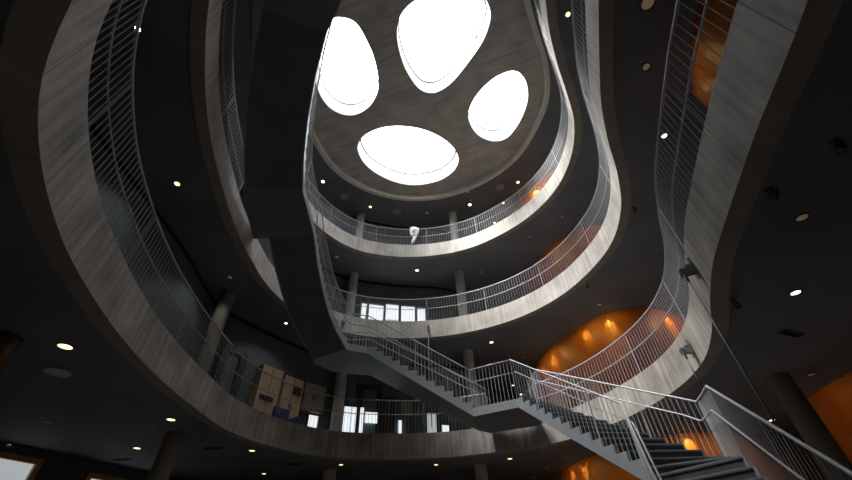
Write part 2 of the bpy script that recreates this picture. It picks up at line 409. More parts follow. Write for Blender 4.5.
# two oak-framed windows at the lower left
for i, (top, label) in enumerate((([(-14, 448.5), (40, 461.5)], 'oak-framed window at the lower left corner of the photo'),
                                   ([(85.5, 472.5), (106, 476.5)], 'oak-framed window second from the lower left corner'))):
    A1, A2 = gl.hit(*top[0]), gl.hit(*top[1]); h1 = (A1[1]+A2[1])/2; h0 = h1-2.2
    if i: h1 = gl.hit(85.5, 472.5)[1]; h0 = h1-2.2
    ua, ub = sorted((A1[0], A2[0])); 
    if i: ub = ua+1.6
    p = rect(gl, ua+.12, ub-.12, h0+.12, h1-.12, M['daylight_dim'], 'window_%d' % (5+i), depth=.02, off=.05)
    struct(p, label, 'window'); frame_on(gl, ua, ub, h0, h1, .13, M['oak'], 'window_frame', p, depth=.14)

# ------------------------------------------------------------------ columns, straight through all levels
colm = M['concrete']
for i, (x, y, top, lab) in enumerate(((*at(778, 378, HB[1]), 1, 'dark round column at the right behind the long hanger rod'), (1.53, 14.67, 4, 'round concrete column at the back, right of the two behind the balconies'),
                                      (-3.52, 14.5, 4, 'round concrete column at the back, left of the two behind the balconies'),
                                      (-6.33, 9.9, 4, 'round concrete column on the left behind the first balcony railing'),
                                      (*at(4, 338, HB[1]), 1, 'brownish round column at the left edge under the first balcony'))):
    b = MB(); n = 24; hs = [0, Z(HB[top])+.03]
    r = .21
    for k in range(n):
        a0, a1 = 2*PI*k/n, 2*PI*(k+1)/n
        b.face([(x+r*math.cos(a0), y+r*math.sin(a0), 0), (x+r*math.cos(a1), y+r*math.sin(a1), 0), (x+r*math.cos(a1), y+r*math.sin(a1), hs[1]), (x+r*math.cos(a0), y+r*math.sin(a0), hs[1])],
               [(a0*r, 0), (a1*r, 0), (a1*r, hs[1]), (a0*r, hs[1])])
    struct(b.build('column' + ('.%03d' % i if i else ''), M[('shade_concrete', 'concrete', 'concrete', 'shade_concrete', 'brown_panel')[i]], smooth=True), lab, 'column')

# ------------------------------------------------------------------ railings
RH, MH, BR = 1.04, .60, .0055
def unit_baluster(h):
    b = MB(); b.tube([(0, 0, 0), (0, 0, h)], BR, 5); return b.mesh('baluster', M['steel'])
def baluster_score(p, h):
    u, v, d = seen(p[0], p[1], p[2]-EYE+h/2)
    return d if (-20 < u < 872 and -20 < v < 500) else 1e3+abs(d)
def polyline_sample(path, step):
    """points every `step` metres of plan length along a 3-D polyline"""
    out = []; carry = 0
    for a, b in zip(path, path[1:]):
        a, b = Vector(a), Vector(b); L_ = math.hypot(b.x-a.x, b.y-a.y)
        if L_ < 1e-6: continue
        t = carry
        while t < L_: out.append(tuple(a+(b-a)*(t/L_))); t += step
        carry = t-L_
    out.append(tuple(path[-1])); return out
def shift(path, off):
    """offset a plan polyline sideways, to the left of travel for off > 0"""
    out = []
    for i, p in enumerate(path):
        a = Vector(path[max(i-1, 0)]); b = Vector(path[min(i+1, len(path)-1)]); d = (b-a); d.z = 0; d.normalize()
        out.append((p[0]-d.y*off, p[1]+d.x*off, p[2]))
    return out
def railing(root, path, keep, hand_side=0, rh=RH, mh=MH, step=.11, post_every=2.4, postm=True, curl=False, spread=0):
    """root gets top rail, handrail, posts and balusters; path = feet of the balusters"""
    tp = [(x, y, z+rh) for x, y, z in path]
    if curl:
        x, y, z = tp[-1]; a = Vector(tp[-1])-Vector(tp[-3]); a.normalize()
        tp += [(x+a.x*.12, y+a.y*.12, z-.04), (x+a.x*.18, y+a.y*.18, z-.16), (x+a.x*.15, y+a.y*.15, z-.34)]
    b = MB(); b.tube(tp, .019, 8); b.build('top_rail', M['steel'], root, smooth=True)
    hp = shift([(x, y, z+mh) for x, y, z in path], hand_side)
    b = MB(); b.tube(hp, .014, 8)
    b.build('handrail', M['steel'], root, smooth=True)
    feet = polyline_sample(path, step); shared = unit_baluster(rh)
    order = sorted(range(len(feet)), key=lambda i: baluster_score(feet[i], rh)); keepset = set(order[:keep])
    rest = MB()
    for i, f in enumerate(feet):
        if i in keepset:
            o = link('baluster', shared, root); o.location = f
        else: rest.tube([f, (f[0], f[1], f[2]+rh)], BR, 4)
    if rest.f:
        o = rest.build('balusters', M['steel'], root); o['kind'] = 'stuff'
    if postm:
        for f in polyline_sample(path, post_every)[1 if len(path) > 8 else 0:]:
            if not baluster_score(f, rh) < 900: continue
            b = MB(); b.box((0, 0, rh/2), (.018, .013, rh), math.atan2(f[1]-CEN[1], f[0]-CEN[0])); o = b.build('post', M['steel'], root); o.location = f

def arc_path(lv, a0, a1, off=.05, step=1.0):
    n = max(2, int(abs(a1-a0)/step)); z = Z(HT[lv])
    return [(*edge(lv, a0+(a1-a0)*i/n, off), z) for i in range(n+1)]
for lv, a0, a1, lab, curl in ((1, -88, 61, 'steel bar railing on the right part of the first balcony', False),
                              (1, 268, 75.5, 'steel bar railing on the left part of the first balcony', False),
                              (2, -88, 166, 'steel bar railing round the back and right of the second balcony', False),
                              (2, 268, 184, 'steel bar railing on the left of the second balcony, ending at the stair', True),
                              (3, -88, 268, 'steel bar railing round the third balcony under the roof disc', False)):
    p = arc_path(lv, a0, a1); m_ = p[len(p)//2]
    root = thing('balcony_railing', lab, 'railing')
    railing(root, p, 100, hand_side=(-.05 if a1 > a0 else .05), curl=curl)

# ------------------------------------------------------------------ the hanging stair
stair = thing('suspended_staircase', 'grey steel staircase with bar railings sweeping up through the atrium', 'staircase', (0, 0, 0))
L1, LD1, LD3, L2, LD5 = HT[1], 1.0, 5.65, HT[2], 9.73
def resample(path, n):
    if len(path) == n+1: return list(path)
    ds = [0]
    for a, b in zip(path, path[1:]): ds.append(ds[-1]+math.dist(a, b))
    out = []
    for i in range(n+1):
        t = ds[-1]*i/n
        for j in range(len(ds)-1):
            if t <= ds[j+1]+1e-9:
                f = (t-ds[j])/max(1e-9, ds[j+1]-ds[j]); a, b = path[j], path[j+1]
                out.append((a[0]+(b[0]-a[0])*f, a[1]+(b[1]-a[1])*f)); break
    return out
TH = .20
def flight(left, right, h0, h1, n):
    """closed flight of n risers between two plan edges (left and right when climbing)"""
    le, ri = resample(left, n), resample(right, n); rise = (h1-h0)/n
    sof = MB()
    for i in range(n):
        z0, z1 = Z(h0+rise*i)-TH, Z(h0+rise*(i+1))-TH
        sof.face([(*le[i], z0), (*ri[i], z0), (*ri[i+1], z1), (*le[i+1], z1)])
    fl = sof.build('flight', M['under'], stair)            # the underside carries the flight
    for side in (le, ri):
        st = MB(); other = ri if side is le else le
        for i in range(n):
            zb0, zb1 = Z(h0+rise*i)-TH-.012, Z(h0+rise*(i+1))-TH-.012; zt = Z(h0+rise*(i+1))-.002
            def inn(k):
                d = (Vector(other[k])-Vector(side[k])).normalized()*.03; return (side[k][0]+d.x, side[k][1]+d.y)
            def out(k):
                d = (Vector(other[k])-Vector(side[k])).normalized()*-.012; return (side[k][0]+d.x, side[k][1]+d.y)
            a, b, c, e = out(i), out(i+1), inn(i+1), inn(i)
            st.face([(*a, zb0), (*b, zb1), (*b, zt), (*a, zt)]); st.face([(*e, zb0), (*c, zb1), (*c, zt), (*e, zt)])
            st.face([(*a, zt), (*b, zt), (*c, zt), (*e, zt)]); st.face([(*a, zb0), (*b, zb1), (*c, zb1), (*e, zb0)])
            st.face([(*a, zb0), (*e, zb0), (*e, zt), (*a, zt)])
            if i == n-1: st.face([(*b, zb1), (*c, zb1), (*c, zt), (*b, zt)])
        st.build('stringer', M['stair'], fl)
    for i in range(n):
        z = Z(h0+rise*(i+1)); t = MB(); a, b, c, d = le[i], ri[i], ri[i+1], le[i+1]
        def ins(p, q_, k=.035):
            v = (Vector(q_)-Vector(p)).normalized()*k; return (p[0]+v.x, p[1]+v.y)
        a, b, c, d = ins(a, b), ins(b, a), ins(c, d), ins(d, c)
        dirn = Vector((d[0]-a[0], d[1]-a[1])).normalized()*.015
        a2, b2 = (a[0]-dirn.x, a[1]-dirn.y), (b[0]-dirn.x, b[1]-dirn.y)
        t.prism([a2, b2, c, d], z-.035, z)
        t.build('tread', M['tread'], fl)
        t = MB(); t.prism([a, b, (b[0]+dirn.x*.8, b[1]+dirn.y*.8), (a[0]+dirn.x*.8, a[1]+dirn.y*.8)], z-rise-.001, z-.036); t.build('riser', M['riser'], fl)
        nz = MB(); nz.prism([a2, b2, (b2[0]+dirn.x*.5, b2[1]+dirn.y*.5), (a2[0]+dirn.x*.5, a2[1]+dirn.y*.5)], z, z+.004)
        nz.prism([(a2[0]-dirn.x*.1, a2[1]-dirn.y*.1), (b2[0]-dirn.x*.1, b2[1]-dirn.y*.1), b2, a2], z-.016, z+.004)
        nz.build('nosing', M['nosing'], fl)
    return le, ri
def landing(poly, h, free):
    b = MB(); b.prism(poly, Z(h)-.02, Z(h)); o = b.build('landing', M['tread'], stair)
    b = MB(); b.prism(poly, Z(h)-TH, Z(h)-.021); b.build('landing_underside', M['under'], o)
    c = Vector((sum(p[0] for p in poly)/len(poly), sum(p[1] for p in poly)/len(poly))); n = len(poly); runs_ = []
    for i in free:
        if runs_ and runs_[-1][-1] == i: runs_[-1].append((i+1) % n)
        else: runs_.append([i, (i+1) % n])
    for rn in runs_:
        b = MB(); pts = [Vector(poly[i]) for i in rn]
        outp = [p+(p-c).normalized()*.016 for p in pts]
        for k in range(len(pts)-1):
            a0, a1, b0, b1 = pts[k], pts[k+1], outp[k], outp[k+1]; z0_, z1_ = Z(h)-TH-.012, Z(h)+.012
            b.face([(*b0, z0_), (*b1, z0_), (*b1, z1_), (*b0, z1_)]); b.face([(*a0, z0_), (*a1, z0_), (*a1, z1_), (*a0, z1_)])
            b.face([(*a0, z1_), (*a1, z1_), (*b1, z1_), (*b0, z1_)]); b.face([(*a0, z0_), (*a1, z0_), (*b1, z0_), (*b0, z0_)])
        b.build('edge_plate', M['stair'], o)
    return o

f1l = [(1.3, 2.5), (3.46, 7.25)]; f1r = [(2.25, 1.6), (4.22, 5.95)]
# two winders turn the stair about its inner corner, then thirteen straight steps
f2l = [(3.46, 7.25), (3.54, 7.45)]+resample([(3.62, 7.64), (2.9, 9.13), (2.28, 10.5)], 13)
f2r = [(4.22, 5.95), (4.70, 6.85)]+resample([(5.14, 7.73), (4.2, 9.5), (3.22, 11.3)], 13)
f3l = [(1.13, 11.1), (-2.0, 11.22)]; f3r = [(1.36, 12.45), (-2.1, 12.95)]; r3r = [(1.36, 12.1), (-2.1, 12.3)]
inn4 = [(-2.60, 10.86), (-2.86, 10.4), (-3.03, 9.92), (-3.13, 9.35), (-3.2, 8.6), (-3.21, 7.88)]
inn5 = [(-3.09, 6.24), (-2.97, 5.54), (-2.75, 4.75), (-2.47, 3.98), (-2.14, 3.26)]
def out_edge(path, w=1.3):
    o = []
    for i, p in enumerate(path):
        a, b = Vector(path[max(i-1, 0)]), Vector(path[min(i+1, len(path)-1)]); d = (b-a).normalized()
        o.append((p[0]+d.y*w, p[1]-d.x*w))
    return o
out4, out5 = out_edge(inn4), out_edge(inn5, 1.4)
flight(f1l, f1r, -EYE, LD1, 16)
flight(f2l, f2r, LD1, L1, 15)
flight(f3l, f3r, L1, LD3, 12)
flight(inn4, out4, LD3, L2, 12)
flight(inn5, out5, L2, LD5, 12)
e0, e1 = edge(1, 75), edge(1, 61.5)
landing([f3l[0], f2l[-1], f2r[-1], (e1[0]-.02, e1[1]-.02), (e0[0]-.02, e0[1]-.03), f3r[0]], L1, (0, 2, 4))
landing([f3l[1], (-2.53, 10.98), inn4[0], out4[0], (-3.82, 11.75), (-3.35, 12.5), f3r[1]], LD3, (0, 1, 3, 4, 5))
g0, g1 = edge(2, 168), edge(2, 183.5)
landing([inn4[-1], inn5[0], out5[0], (-4.66, 6.42), (g0[0]+.03, g0[1]), out4[-1]], L2, (0, 2, 3, 4))
landing([inn5[-1], (-1.55, 2.45), (-.7, 1.5), (-1.9, .5), (-2.75, 1.65), out5[-1]], LD5, (0, 1, 2, 3, 4))

def lift(path, h0, h1, n=10, add=.0):
    p = resample(path, n); return [(x, y, Z(h0+(h1-h0)*i/n)+add) for i, (x, y) in enumerate(p)]
UPF = .02          # balusters of a flight stand on the treads, just above the pitch line
def join(*ps):
    o = []
    for p in ps:
        for q_ in p:
            if not o or math.dist(o[-1], q_) > .02: o.append(q_)
    return o
def flat(pts, h): return [(x, y, Z(h)+.01) for x, y in pts]
runs = [
 (join(lift(f1l, -EYE, LD1, 12, UPF), lift(f2l, LD1, L1, 15, UPF)), 'left'),
 (join(flat([f2l[-1], f3l[0]], L1)), 'left'),
 (join(lift(f3l, L1, LD3, 10, UPF), flat([(-2.53, 10.98)], LD3), lift(inn4, LD3, L2, 12, UPF)), 'left'),
 (join(flat([(-3.2, 7.8), (-3.16, 6.83), inn5[0]], L2), lift(inn5, L2, LD5, 12, UPF), flat([(-1.55, 2.45), (-.7, 1.5)], LD5)), 'left'),
 (join(lift(f1r, -EYE, LD1, 12, UPF), lift(f2r, LD1, L1, 15, UPF), flat([(e1[0]-.08, e1[1]-.1)], L1)), 'right'),
 (join(flat([(e0[0]-.02, e0[1]-.1), r3r[0]], L1), lift(r3r, L1, LD3, 10, UPF), flat([(-3.25, 12.2), (-3.66, 11.72), out4[0]], LD3), lift(out4, LD3, L2, 12, UPF)), 'right'),
 (join(flat([(out5[0][0]-.02, out5[0][1]+.06)], L2), lift(out5, L2, LD5, 12, UPF), flat([(-2.75, 1.65), (-1.9, .5)], LD5)), 'right'),
]
for path, side in runs:
    holder = bpy.data.objects.new('railing', None); col.objects.link(holder); holder.parent = stair
    railing(holder, path, 60, hand_side=(-.09 if side == 'left' else .09), rh=1.10, mh=.76, post_every=1.6)

# ------------------------------------------------------------------ suspension rods with their brackets on the concrete bands
def face_of(lv, px, py):
    """angle, height of the band face in a direction"""
    r = ray(px, py); best = None
    for k in range(-600, 2400):
        a = k*.1; x, y = edge(lv, a)
        h = r.z*math.hypot(x, y)/math.hypot(r.x, r.y)
        e = abs(math.atan2(y, x)-math.atan2(r.y, r.x))
        if best is None or e < best[0]:
            if HB[lv]-.2 < h < HT[lv]+.2: best = (e, a, h)
    return best[1], best[2]
for px, lv, foot, lab in (((697, 269), 1, -.2, 'long steel hanger rod dropping from the upper bracket on the right concrete band'),
                          ((693, 350), 1, 2.3, 'short hanger rod from the lower bracket on the right concrete band to the stair corner'),
                          ((428.5, 330), 2, 3.7, 'thin hanger rod from a bracket in the middle of the second band'),
                          ((342, 325), 2, 5.7, 'hanger bracket and rod on the second band beside the stair landing')):
    a, h = face_of(lv, *px); p = edge(lv, a, -.02); q_ = edge(lv, a, -.32)
    hh_ = h
    t = math.atan2(q_[1]-p[1], q_[0]-p[0])
    root = thing('hanger_rod', lab, 'hanger rod', (p[0], p[1], Z(hh_)), t)
    b = MB(); b.box((.012, 0, .03), (.024, .07, .34)); b.build('wall_plate', M['hanger'], root)
    b = MB(); b.box((.1, .035, 0), (.2, .014, .11)); b.box((.1, -.035, 0), (.2, .014, .11)); b.tube([(.155, -.06, .02), (.155, .06, .02)], .02); b.box((.05, 0, .09), (.09, .05, .03)); b.build('bracket', M['hanger'], root)
    L_ = Z(hh_)-Z(foot)
    b = MB(); b.tube([(.155, 0, .04), (.155, 0, -L_)], .013, 8); b.lathe([(0, -.17), (.021, -.15), (.021, -.04), (0, -.02)], (.155, 0, 0), 10); b.build('rod', M['hanger'], root, smooth=True)

# ------------------------------------------------------------------ downlights and other ceiling fittings
def make_light_meshes(kind):
    ring = MB(); ring.lathe([(.075, 0), (.105, 0), (.105, -.012), (.075, -.008), (.075, 0)], n=20)
    lens = MB(); lens.lathe([(0, -.004), (.075, -.004)], n=20)
    return ring.mesh('trim_ring', M['lamp_rim'], True), lens.mesh('lens', M[kind])
LM = {k: make_light_meshes(k) for k in ('lamp_warm', 'lamp_white', 'lamp_dim', 'lamp_grey')}
def downlight(px, lv, kind, label, s=1.0, group=None):
    p = at(px[0], px[1], HB[lv]+.03)
    root = thing('downlight', label, 'downlight', (p.x, p.y, Z(HB[lv])+.04), 0, group or 'recessed downlights in the dark ceilings')
    for nm, me in zip(('trim_ring', 'lens'), LM[kind]):
        o = link(nm, me, root); o.scale = (s, s, 1)
    return root, p
W_, H_, D_, G_ = 'lamp_warm', 'lamp_white', 'lamp_dim', 'lamp_grey'
LIGHTS = [
 # under the first balcony
 ((65, 347), 1, W_, 'lit downlight above the round grey vent at far left', 1.3), ((171, 420), 1, W_, 'lit downlight just above the left ground column', 1.15),
 ((137, 448.5), 1, W_, 'lit downlight left of the ground column top', 1.1), ((8, 445), 1, W_, 'lit downlight above the oak-framed corner window', 1.1),
 ((252, 451), 1, W_, 'lit downlight under the left curve of the first balcony', 1.0), ((140, 474), 1, W_, 'lit downlight left of the column at the bottom of the photo', 1.0),
 ((264, 474), 1, W_, 'lit downlight at the bottom, below the other one under the left curve', .9), ((341, 465), 1, W_, 'lit downlight under the middle of the first balcony band, left one', .9),
 ((436, 465), 1, W_, 'lit downlight under the middle of the first balcony band, central one', .9), ((510, 459), 1, W_, 'lit downlight under the first band below the stair landing', 1.0),
 ((566, 457.5), 1, D_, 'dim downlight nearest the stair underside, under the first balcony', .9), ((547, 468.5), 1, D_, 'dim downlight between the stair underside and the orange wall', .8), ((534, 477), 1, D_, 'dim downlight at the bottom edge left of the orange wall', .8),
 ((62, 444), 1, G_, 'unlit downlight in the left ceiling above the second oak window', .8), ((48, 422), 1, G_, 'unlit downlight in the left ceiling between vent and corner window', .8), ((153, 426), 1, G_, 'unlit downlight left of the lit one above the ground column', .8),
 ((796, 293), 1, H_, 'brightest downlight on the dark ceiling at the right', .8), ((802.5, 218), 1, D_, 'half-lit downlight above the brightest one at the right', .75),
 ((772, 420.5), 1, H_, 'lit downlight seen over the right stair railing', .9), ((811.5, 375), 1, D_, 'dim orange downlight above the right orange wall', .8),
 # under the second balcony
 ((137.5, 29), 2, H_, 'bright downlight at the left railing near the photo top', .6), ((177, 184), 2, W_, 'small lit downlight in the left ceiling beside the stair underside', .8),
 ((230, 277.5), 2, D_, 'dim downlight in the left ceiling above the column', .9), ((286, 323.5), 2, H_, 'white downlight below the tip of the second band at the stair', .7),
 ((243, 338), 2, D_, 'dim downlight in front of the black-framed glass door', 1.0), ((648, 3), 2, D_, 'large half-lit downlight at the top, left of the right railing', 1.35),
 ((646.5, 67), 2, D_, 'half-lit downlight left of the right railing, below the large one', .85), ((664.5, 136), 2, H_, 'lit downlight seen through the upper right railing', .7),
 ((599.5, 305), 2, D_, 'dim orange downlight above the orange hall wall', .9), ((624.5, 185.5), 2, G_, 'grey downlight right of the bulge of the second band', .9),
 ((491.5, 342.5), 2, H_, 'bright downlight under the back of the second balcony', .9), ((524, 357.5), 2, G_, 'unlit downlight right of the bright one under the second balcony', 1.0),
 ((515.5, 373), 2, D_, 'dim downlight over the stair landing railing', 1.0), ((513, 385.5), 2, W_, 'lit downlight low behind the stair landing railing', .9), ((521.5, 394.5), 2, H_, 'brightest downlight low behind the stair landing railing', 1.1),
 # under the third balcony
 ((568, 14.5), 3, W_, 'lit downlight beside the second railing at the photo top', .8), ((337, 257), 3, D_, 'dim downlight under the left of the third band', 1.2), ((417, 270.5), 3, H_, 'bright white downlight under the middle of the third band', .95),
 ((413, 294.7), 3, D_, 'dim downlight just over the back railing of the second balcony', 1.1), ((495, 295), 3, D_, 'dim downlight seen through the second railing right of the column', .9),
 ((562.5, 217), 3, G_, 'unlit downlight inside the right curve of the second railing', 1.0), ((530, 237), 3, G_, 'unlit downlight under the right of the third band', 1.0),
 # in the top ceiling
 ((323, 181.7), 4, H_, 'bright downlight in the top ceiling at far left by the stair', 1.1), ((370.3, 207), 4, W_, 'small lit downlight in the top ceiling over the left back column', 1.0),
 ((427, 213), 4, D_, 'pale downlight in the top ceiling above the hanging white cloth', 1.2), ((518, 182.3), 4, H_, 'lit downlight in the top ceiling at the right of the disc rim', .9),
 ((469.8, 204.8), 4, H_, 'bright downlight in the top ceiling over the right back column', 1.1), ((468, 192), 4, D_, 'dim downlight close under the roof disc rim', 1.0),
 ((503.3, 203.2), 4, H_, 'small downlight just above the right of the third railing', .7), ((494.7, 222.8), 4, H_, 'small downlight seen through the third railing bars', .7),
]
for px, lv, kind, lab, s in LIGHTS: downlight(px, lv, kind, lab, s)

def ceiling_disc(px, lv, r, label, m='grille'):
    p = at(px[0], px[1], HB[lv]+.02); root = thing('ceiling_vent', label, 'ceiling vent', (p.x, p.y, Z(HB[lv])+.04))
    b = MB(); b.lathe([(r*.9, 0), (r, 0), (r, -.02), (r*.9, -.025), (r*.9, 0)], n=28); b.build('rim', M[m], root, smooth=True)
    b = MB(); b.lathe([(0, -.012), (r*.9, -.012)], n=28); b.build('grille', M[m], root)
ceiling_disc((57, 373), 1, .2, 'round grey ceiling vent at the left under the first balcony')
ceiling_disc((262, 355), 2, .13, 'small pale round ceiling vent above the pale wood cabinet')
ceiling_disc((316, 371), 2, .16, 'pale round ceiling vent under the stair at the left back')
ceiling_disc((344, 197), 4, .22, 'faint round ceiling vent in the top ceiling above the left column', 'lamp_grey')
ceiling_disc((397, 212), 4, .22, 'faint round ceiling vent in the top ceiling left of the middle', 'lamp_grey')
ceiling_disc((500, 187.5), 4, .22, 'faint round ceiling vent in the top ceiling at the right', 'lamp_grey')
def slot(px, lv, label, rz=0, m='gap'):
    p = at(px[0], px[1], HB[lv]+.02); root = thing('slot_vent', label, 'slot vent', (p.x, p.y, Z(HB[lv])+.04), rz)
    b = MB(); b.box((0, 0, -.012), (.5, .14, .024)); b.build('frame', M['lamp_rim'], root)
    b = MB()
    for k in (-1, 0, 1): b.box((0, k*.035, -.028), (.44, .02, .008))
    b.build('slat', M['gap'], root)
slot((213, 448.5), 1, 'dark slot vent right of the left ground column'); slot((122, 460), 1, 'dark slot vent left of the left ground column')
slot((294, 464.5), 1, 'dark slot vent under the left part of the first band'); slot((792, 334), 1, 'dark slot vent in the ceiling at the right', .4)
def tracklight(px, lv, label, rz=0, tilt=.6, m='fixture'):
    p = at(px[0], px[1], HB[lv]-.05); root = thing('ceiling_spotlight', label, 'spotlight', (p.x, p.y, Z(HB[lv])+.04), rz)
    b = MB(); b.lathe([(0, 0), (.07, 0), (.07, -.025), (.012, -.03), (.012, -.09), (0, -.09)], n=14); b.build('mount', M[m], root, smooth=True)
    b = MB(); b.lathe([(0, .1), (.05, .1), (.065, .04), (.065, -.12), (.055, -.12), (.05, -.1), (0, -.1)], n=14)
    o = b.build('head', M[m], root, smooth=True); root.scale = (.62,)*3; o.location = (0, 0, -.14); o.rotation_euler = (tilt, .2, 0)
tracklight((774, 195), 1, 'black spotlight on the dark ceiling at the upper right', .5)
tracklight((841, 147), 1, 'black spotlight near the right edge of the photo', 1.2)
tracklight((736, 304), 1, 'black spotlight near the long hanger rod', 2.2)
tracklight((588, 287), 2, 'black spotlight under the right of the second band', .3)
tracklight((635.5, 210), 2, 'black spotlight right of the bulge of the second band', .9)
tracklight((481, 272.5), 3, 'pale spotlight under the right of the third band', .2, m='steel')
tracklight((493, 337), 2, 'pale spotlight over the bright downlight under the second balcony', .3, m='steel')
tracklight((471, 199.5), 4, 'pale spotlight in the top ceiling over the right back column', .3, m='steel')

# ------------------------------------------------------------------ back of the first balcony: doors, cabinets, bright windows
q4 = lambda *c: [(c[0], c[1]), (c[2], c[3]), (c[4], c[5]), (c[6], c[7])]
def glazed(name, quad, label, fm, pm, t=.09, floor=True, lv=1, grow=.0):
    H = [back.hit(*q) for q in quad]
    u0 = (H[0][0]+H[3][0])/2; u1 = (H[1][0]+H[2][0])/2; h1 = (H[0][1]+H[1][1])/2; h0 = (H[2][1]+H[3][1])/2
    u0, u1 = min(u0, u1), max(u0, u1)
    if floor: h0 = HT[lv]-.02
    o = rect(back, u0+t*.8, u1-t*.8, h0+t*.5, h1-t*.8, pm, name, depth=.02, off=.04)
    struct(o, label, name.split('_')[0]); frame_on(back, u0, u1, h0, h1, t, fm, 'frame', o)
    return o, (u0, u1, h0, h1)
def cabinet(quad, label, m, name='cabinet', cat='cabinet', floor=False, depth=.35, screen=None, split=True):
    H = [back.hit(*q) for q in quad]
    u0 = (H[0][0]+H[3][0])/2; u1 = (H[1][0]+H[2][0])/2; h1 = (H[0][1]+H[1][1])/2; h0 = (H[2][1]+H[3][1])/2
    u0, u1 = min(u0, u1), max(u0, u1)
    if floor: h0 = HT[1]-.02
    p, d, nn = back.pt((u0+u1)/2); root = thing(name, label, cat, (p.x+nn.x*.03, p.y+nn.y*.03, Z(h0)), math.atan2(d.y, d.x))
    sgn = 1 if Vector((-d.y, d.x)).dot(nn) > 0 else -1; w, hh_ = u1-u0, h1-h0
    b = MB(); b.box((0, sgn*depth/2, hh_/2), (w, depth, hh_)); b.build('carcass', m, root)
    if split:
        for k in (-1, 1):
            b = MB(); b.box((k*w/4, sgn*(depth+.012), hh_/2), (w/2-.02, .022, hh_-.04)); dr = b.build('door', m, root)
            b = MB(); b.box((k*.05, sgn*(depth+.035), hh_*.5), (.02, .025, .18)); b.build('handle', M['frame'], dr)
    if screen:
        fx, fz, sw, sh = screen
        b = MB(); b.box(((fx-.5)*w, sgn*(depth+.045), fz*hh_), (sw*w, .03, sh*hh_)); b.build('name_plate', M['frame'], root)
    return root
glazed('door_1', q4(223, 343, 247, 354, 234, 396, 210, 381), 'black-framed glass door behind the left of the first balcony railing', M['frame'], M['pane_dark'], t=.22)
cabinet(q4(257, 367, 276, 374, 270, 409, 247, 401), 'pale wood cabinet with a dark plate, right of the black-framed glass door', M['pale_wood'], floor=True, screen=(.45, .5, .6, .06))
cabinet(q4(278, 377, 297, 384, 292, 419, 273, 407), 'pale wood cabinet with a small dark screen, second from the glass door', M['pale_wood'], floor=True, screen=(.7, .78, .4, .14))
cabinet(q4(301, 383, 322, 390, 320, 416, 299, 411), 'beige cabinet hung on the wall left of the concrete column', M['beige'], depth=.25)
def bright(name, quad, label, pm, floor=True, lv=1, t=.05, fm='frame'):
    return glazed(name, quad, label, M[fm], M[pm], t=t, floor=floor, lv=lv)
bright('window_7', q4(307, 413, 319, 416, 317, 430, 305, 426), 'bright low window under the beige wall cabinet', 'daylight')
bright('window_8', q4(343, 404, 357, 408, 356, 436, 340, 434), 'tall bright window right of the left back column', 'daylight')
glazed('door_2', q4(358, 384, 381, 386.5, 380, 436, 356, 434), 'tall black-framed door with bright and orange panes', M['frame'], M['pane_dark'], t=.2)
o_, _ = panel(back, q4(359.5, 409, 362.5, 409, 362, 436, 358.5, 436), M['daylight'], 'window_9', depth=.03, off=.14); struct(o_, 'narrow bright pane at the left of the tall black door', 'window')
o_, _ = panel(back, q4(364.5, 413.5, 376.5, 414, 376.3, 424.5, 364, 424), M['daylight'], 'window_10', depth=.03, off=.14); struct(o_, 'square bright pane in the tall black door', 'window')
o_, _ = panel(back, q4(363.5, 409.5, 376.8, 410.5, 376.5, 413.3, 363.8, 413.3), M['wood'], 'trim_5', depth=.03, off=.14); struct(o_, 'orange strip above the bright pane of the tall black door', 'trim')
glazed('door_3', q4(382, 398, 394, 399, 393.5, 437, 381, 436), 'dark brown wood door right of the tall black door', M['frame'], M['brown_panel'], t=.05)
o_, _ = panel(back, q4(398.3, 421, 401.5, 421, 401, 437, 397.8, 437), M['daylight'], 'window_11', depth=.03, off=.04); struct(o_, 'thin bright strip right of the dark brown door', 'window')
o_, _ = panel(back, q4(401, 401, 412, 403, 411.5, 414.5, 400.5, 414), M['beige'], 'wall_panel', depth=.04); tag(o_, 'beige wall panel above and right of the thin bright strip', 'wall panel')
bright('window_12', q4(426, 411, 438, 414, 437, 436, 425, 436), 'bluish bright window under the stair flight at the back', 'daylight_dim')
bright('window_13', q4(440, 424, 450, 425, 449.5, 436, 439.5, 436), 'small bright window right of the bluish one under the stair', 'daylight')
# pale ceiling raft over the doors
p = at(355, 381, HB[2]-.1); root = thing('ceiling_raft', 'pale beige acoustic raft under the ceiling left of the tall black door', 'ceiling raft', (p.x, p.y, Z(HB[2])+.04), .2)
b = MB(); b.prism([(-.55, -.25), (.1, -.3), (.6, -.1), (.55, .2), (-.5, .25)], -.2, -.15); b.build('board', M['beige'], root)
b = MB(); [b.tube([(k, 0, -.16), (k, 0, 0)], .008, 6) for k in (-.35, .35)]; b.build('hanger', M['steel'], root)
# blue lounge chair in front of the cabinets
hpt = back.hit(268.5, 411); p, d, nn = back.pt(hpt[0]); p = p+nn*.98
root = thing('lounge_chair', 'blue upholstered lounge chair in front of the pale wood cabinets', 'chair', (p.x, p.y, Z(HT[1])-.03), math.atan2(-nn.x, nn.y))
root.scale = (.8, .8, .8)
b = MB(); b.box((0, 0, .36), (.72, .66, .16)); b.build('seat', M['blue'], root)
b = MB(); b.box((0, -.3, .66), (.72, .14, .56)); b.build('backrest', M['blue'], root)
for k in (-1, 1):
    b = MB(); b.box((k*.38, 0, .42), (.1, .66, .34)); b.build('armrest', M['blue'], root)
    for j in (-1, 1):
        b = MB(); b.tube([(k*.34, j*.28, 0), (k*.34, j*.28, .28)], .018, 6); b.build('leg', M['frame'], root)

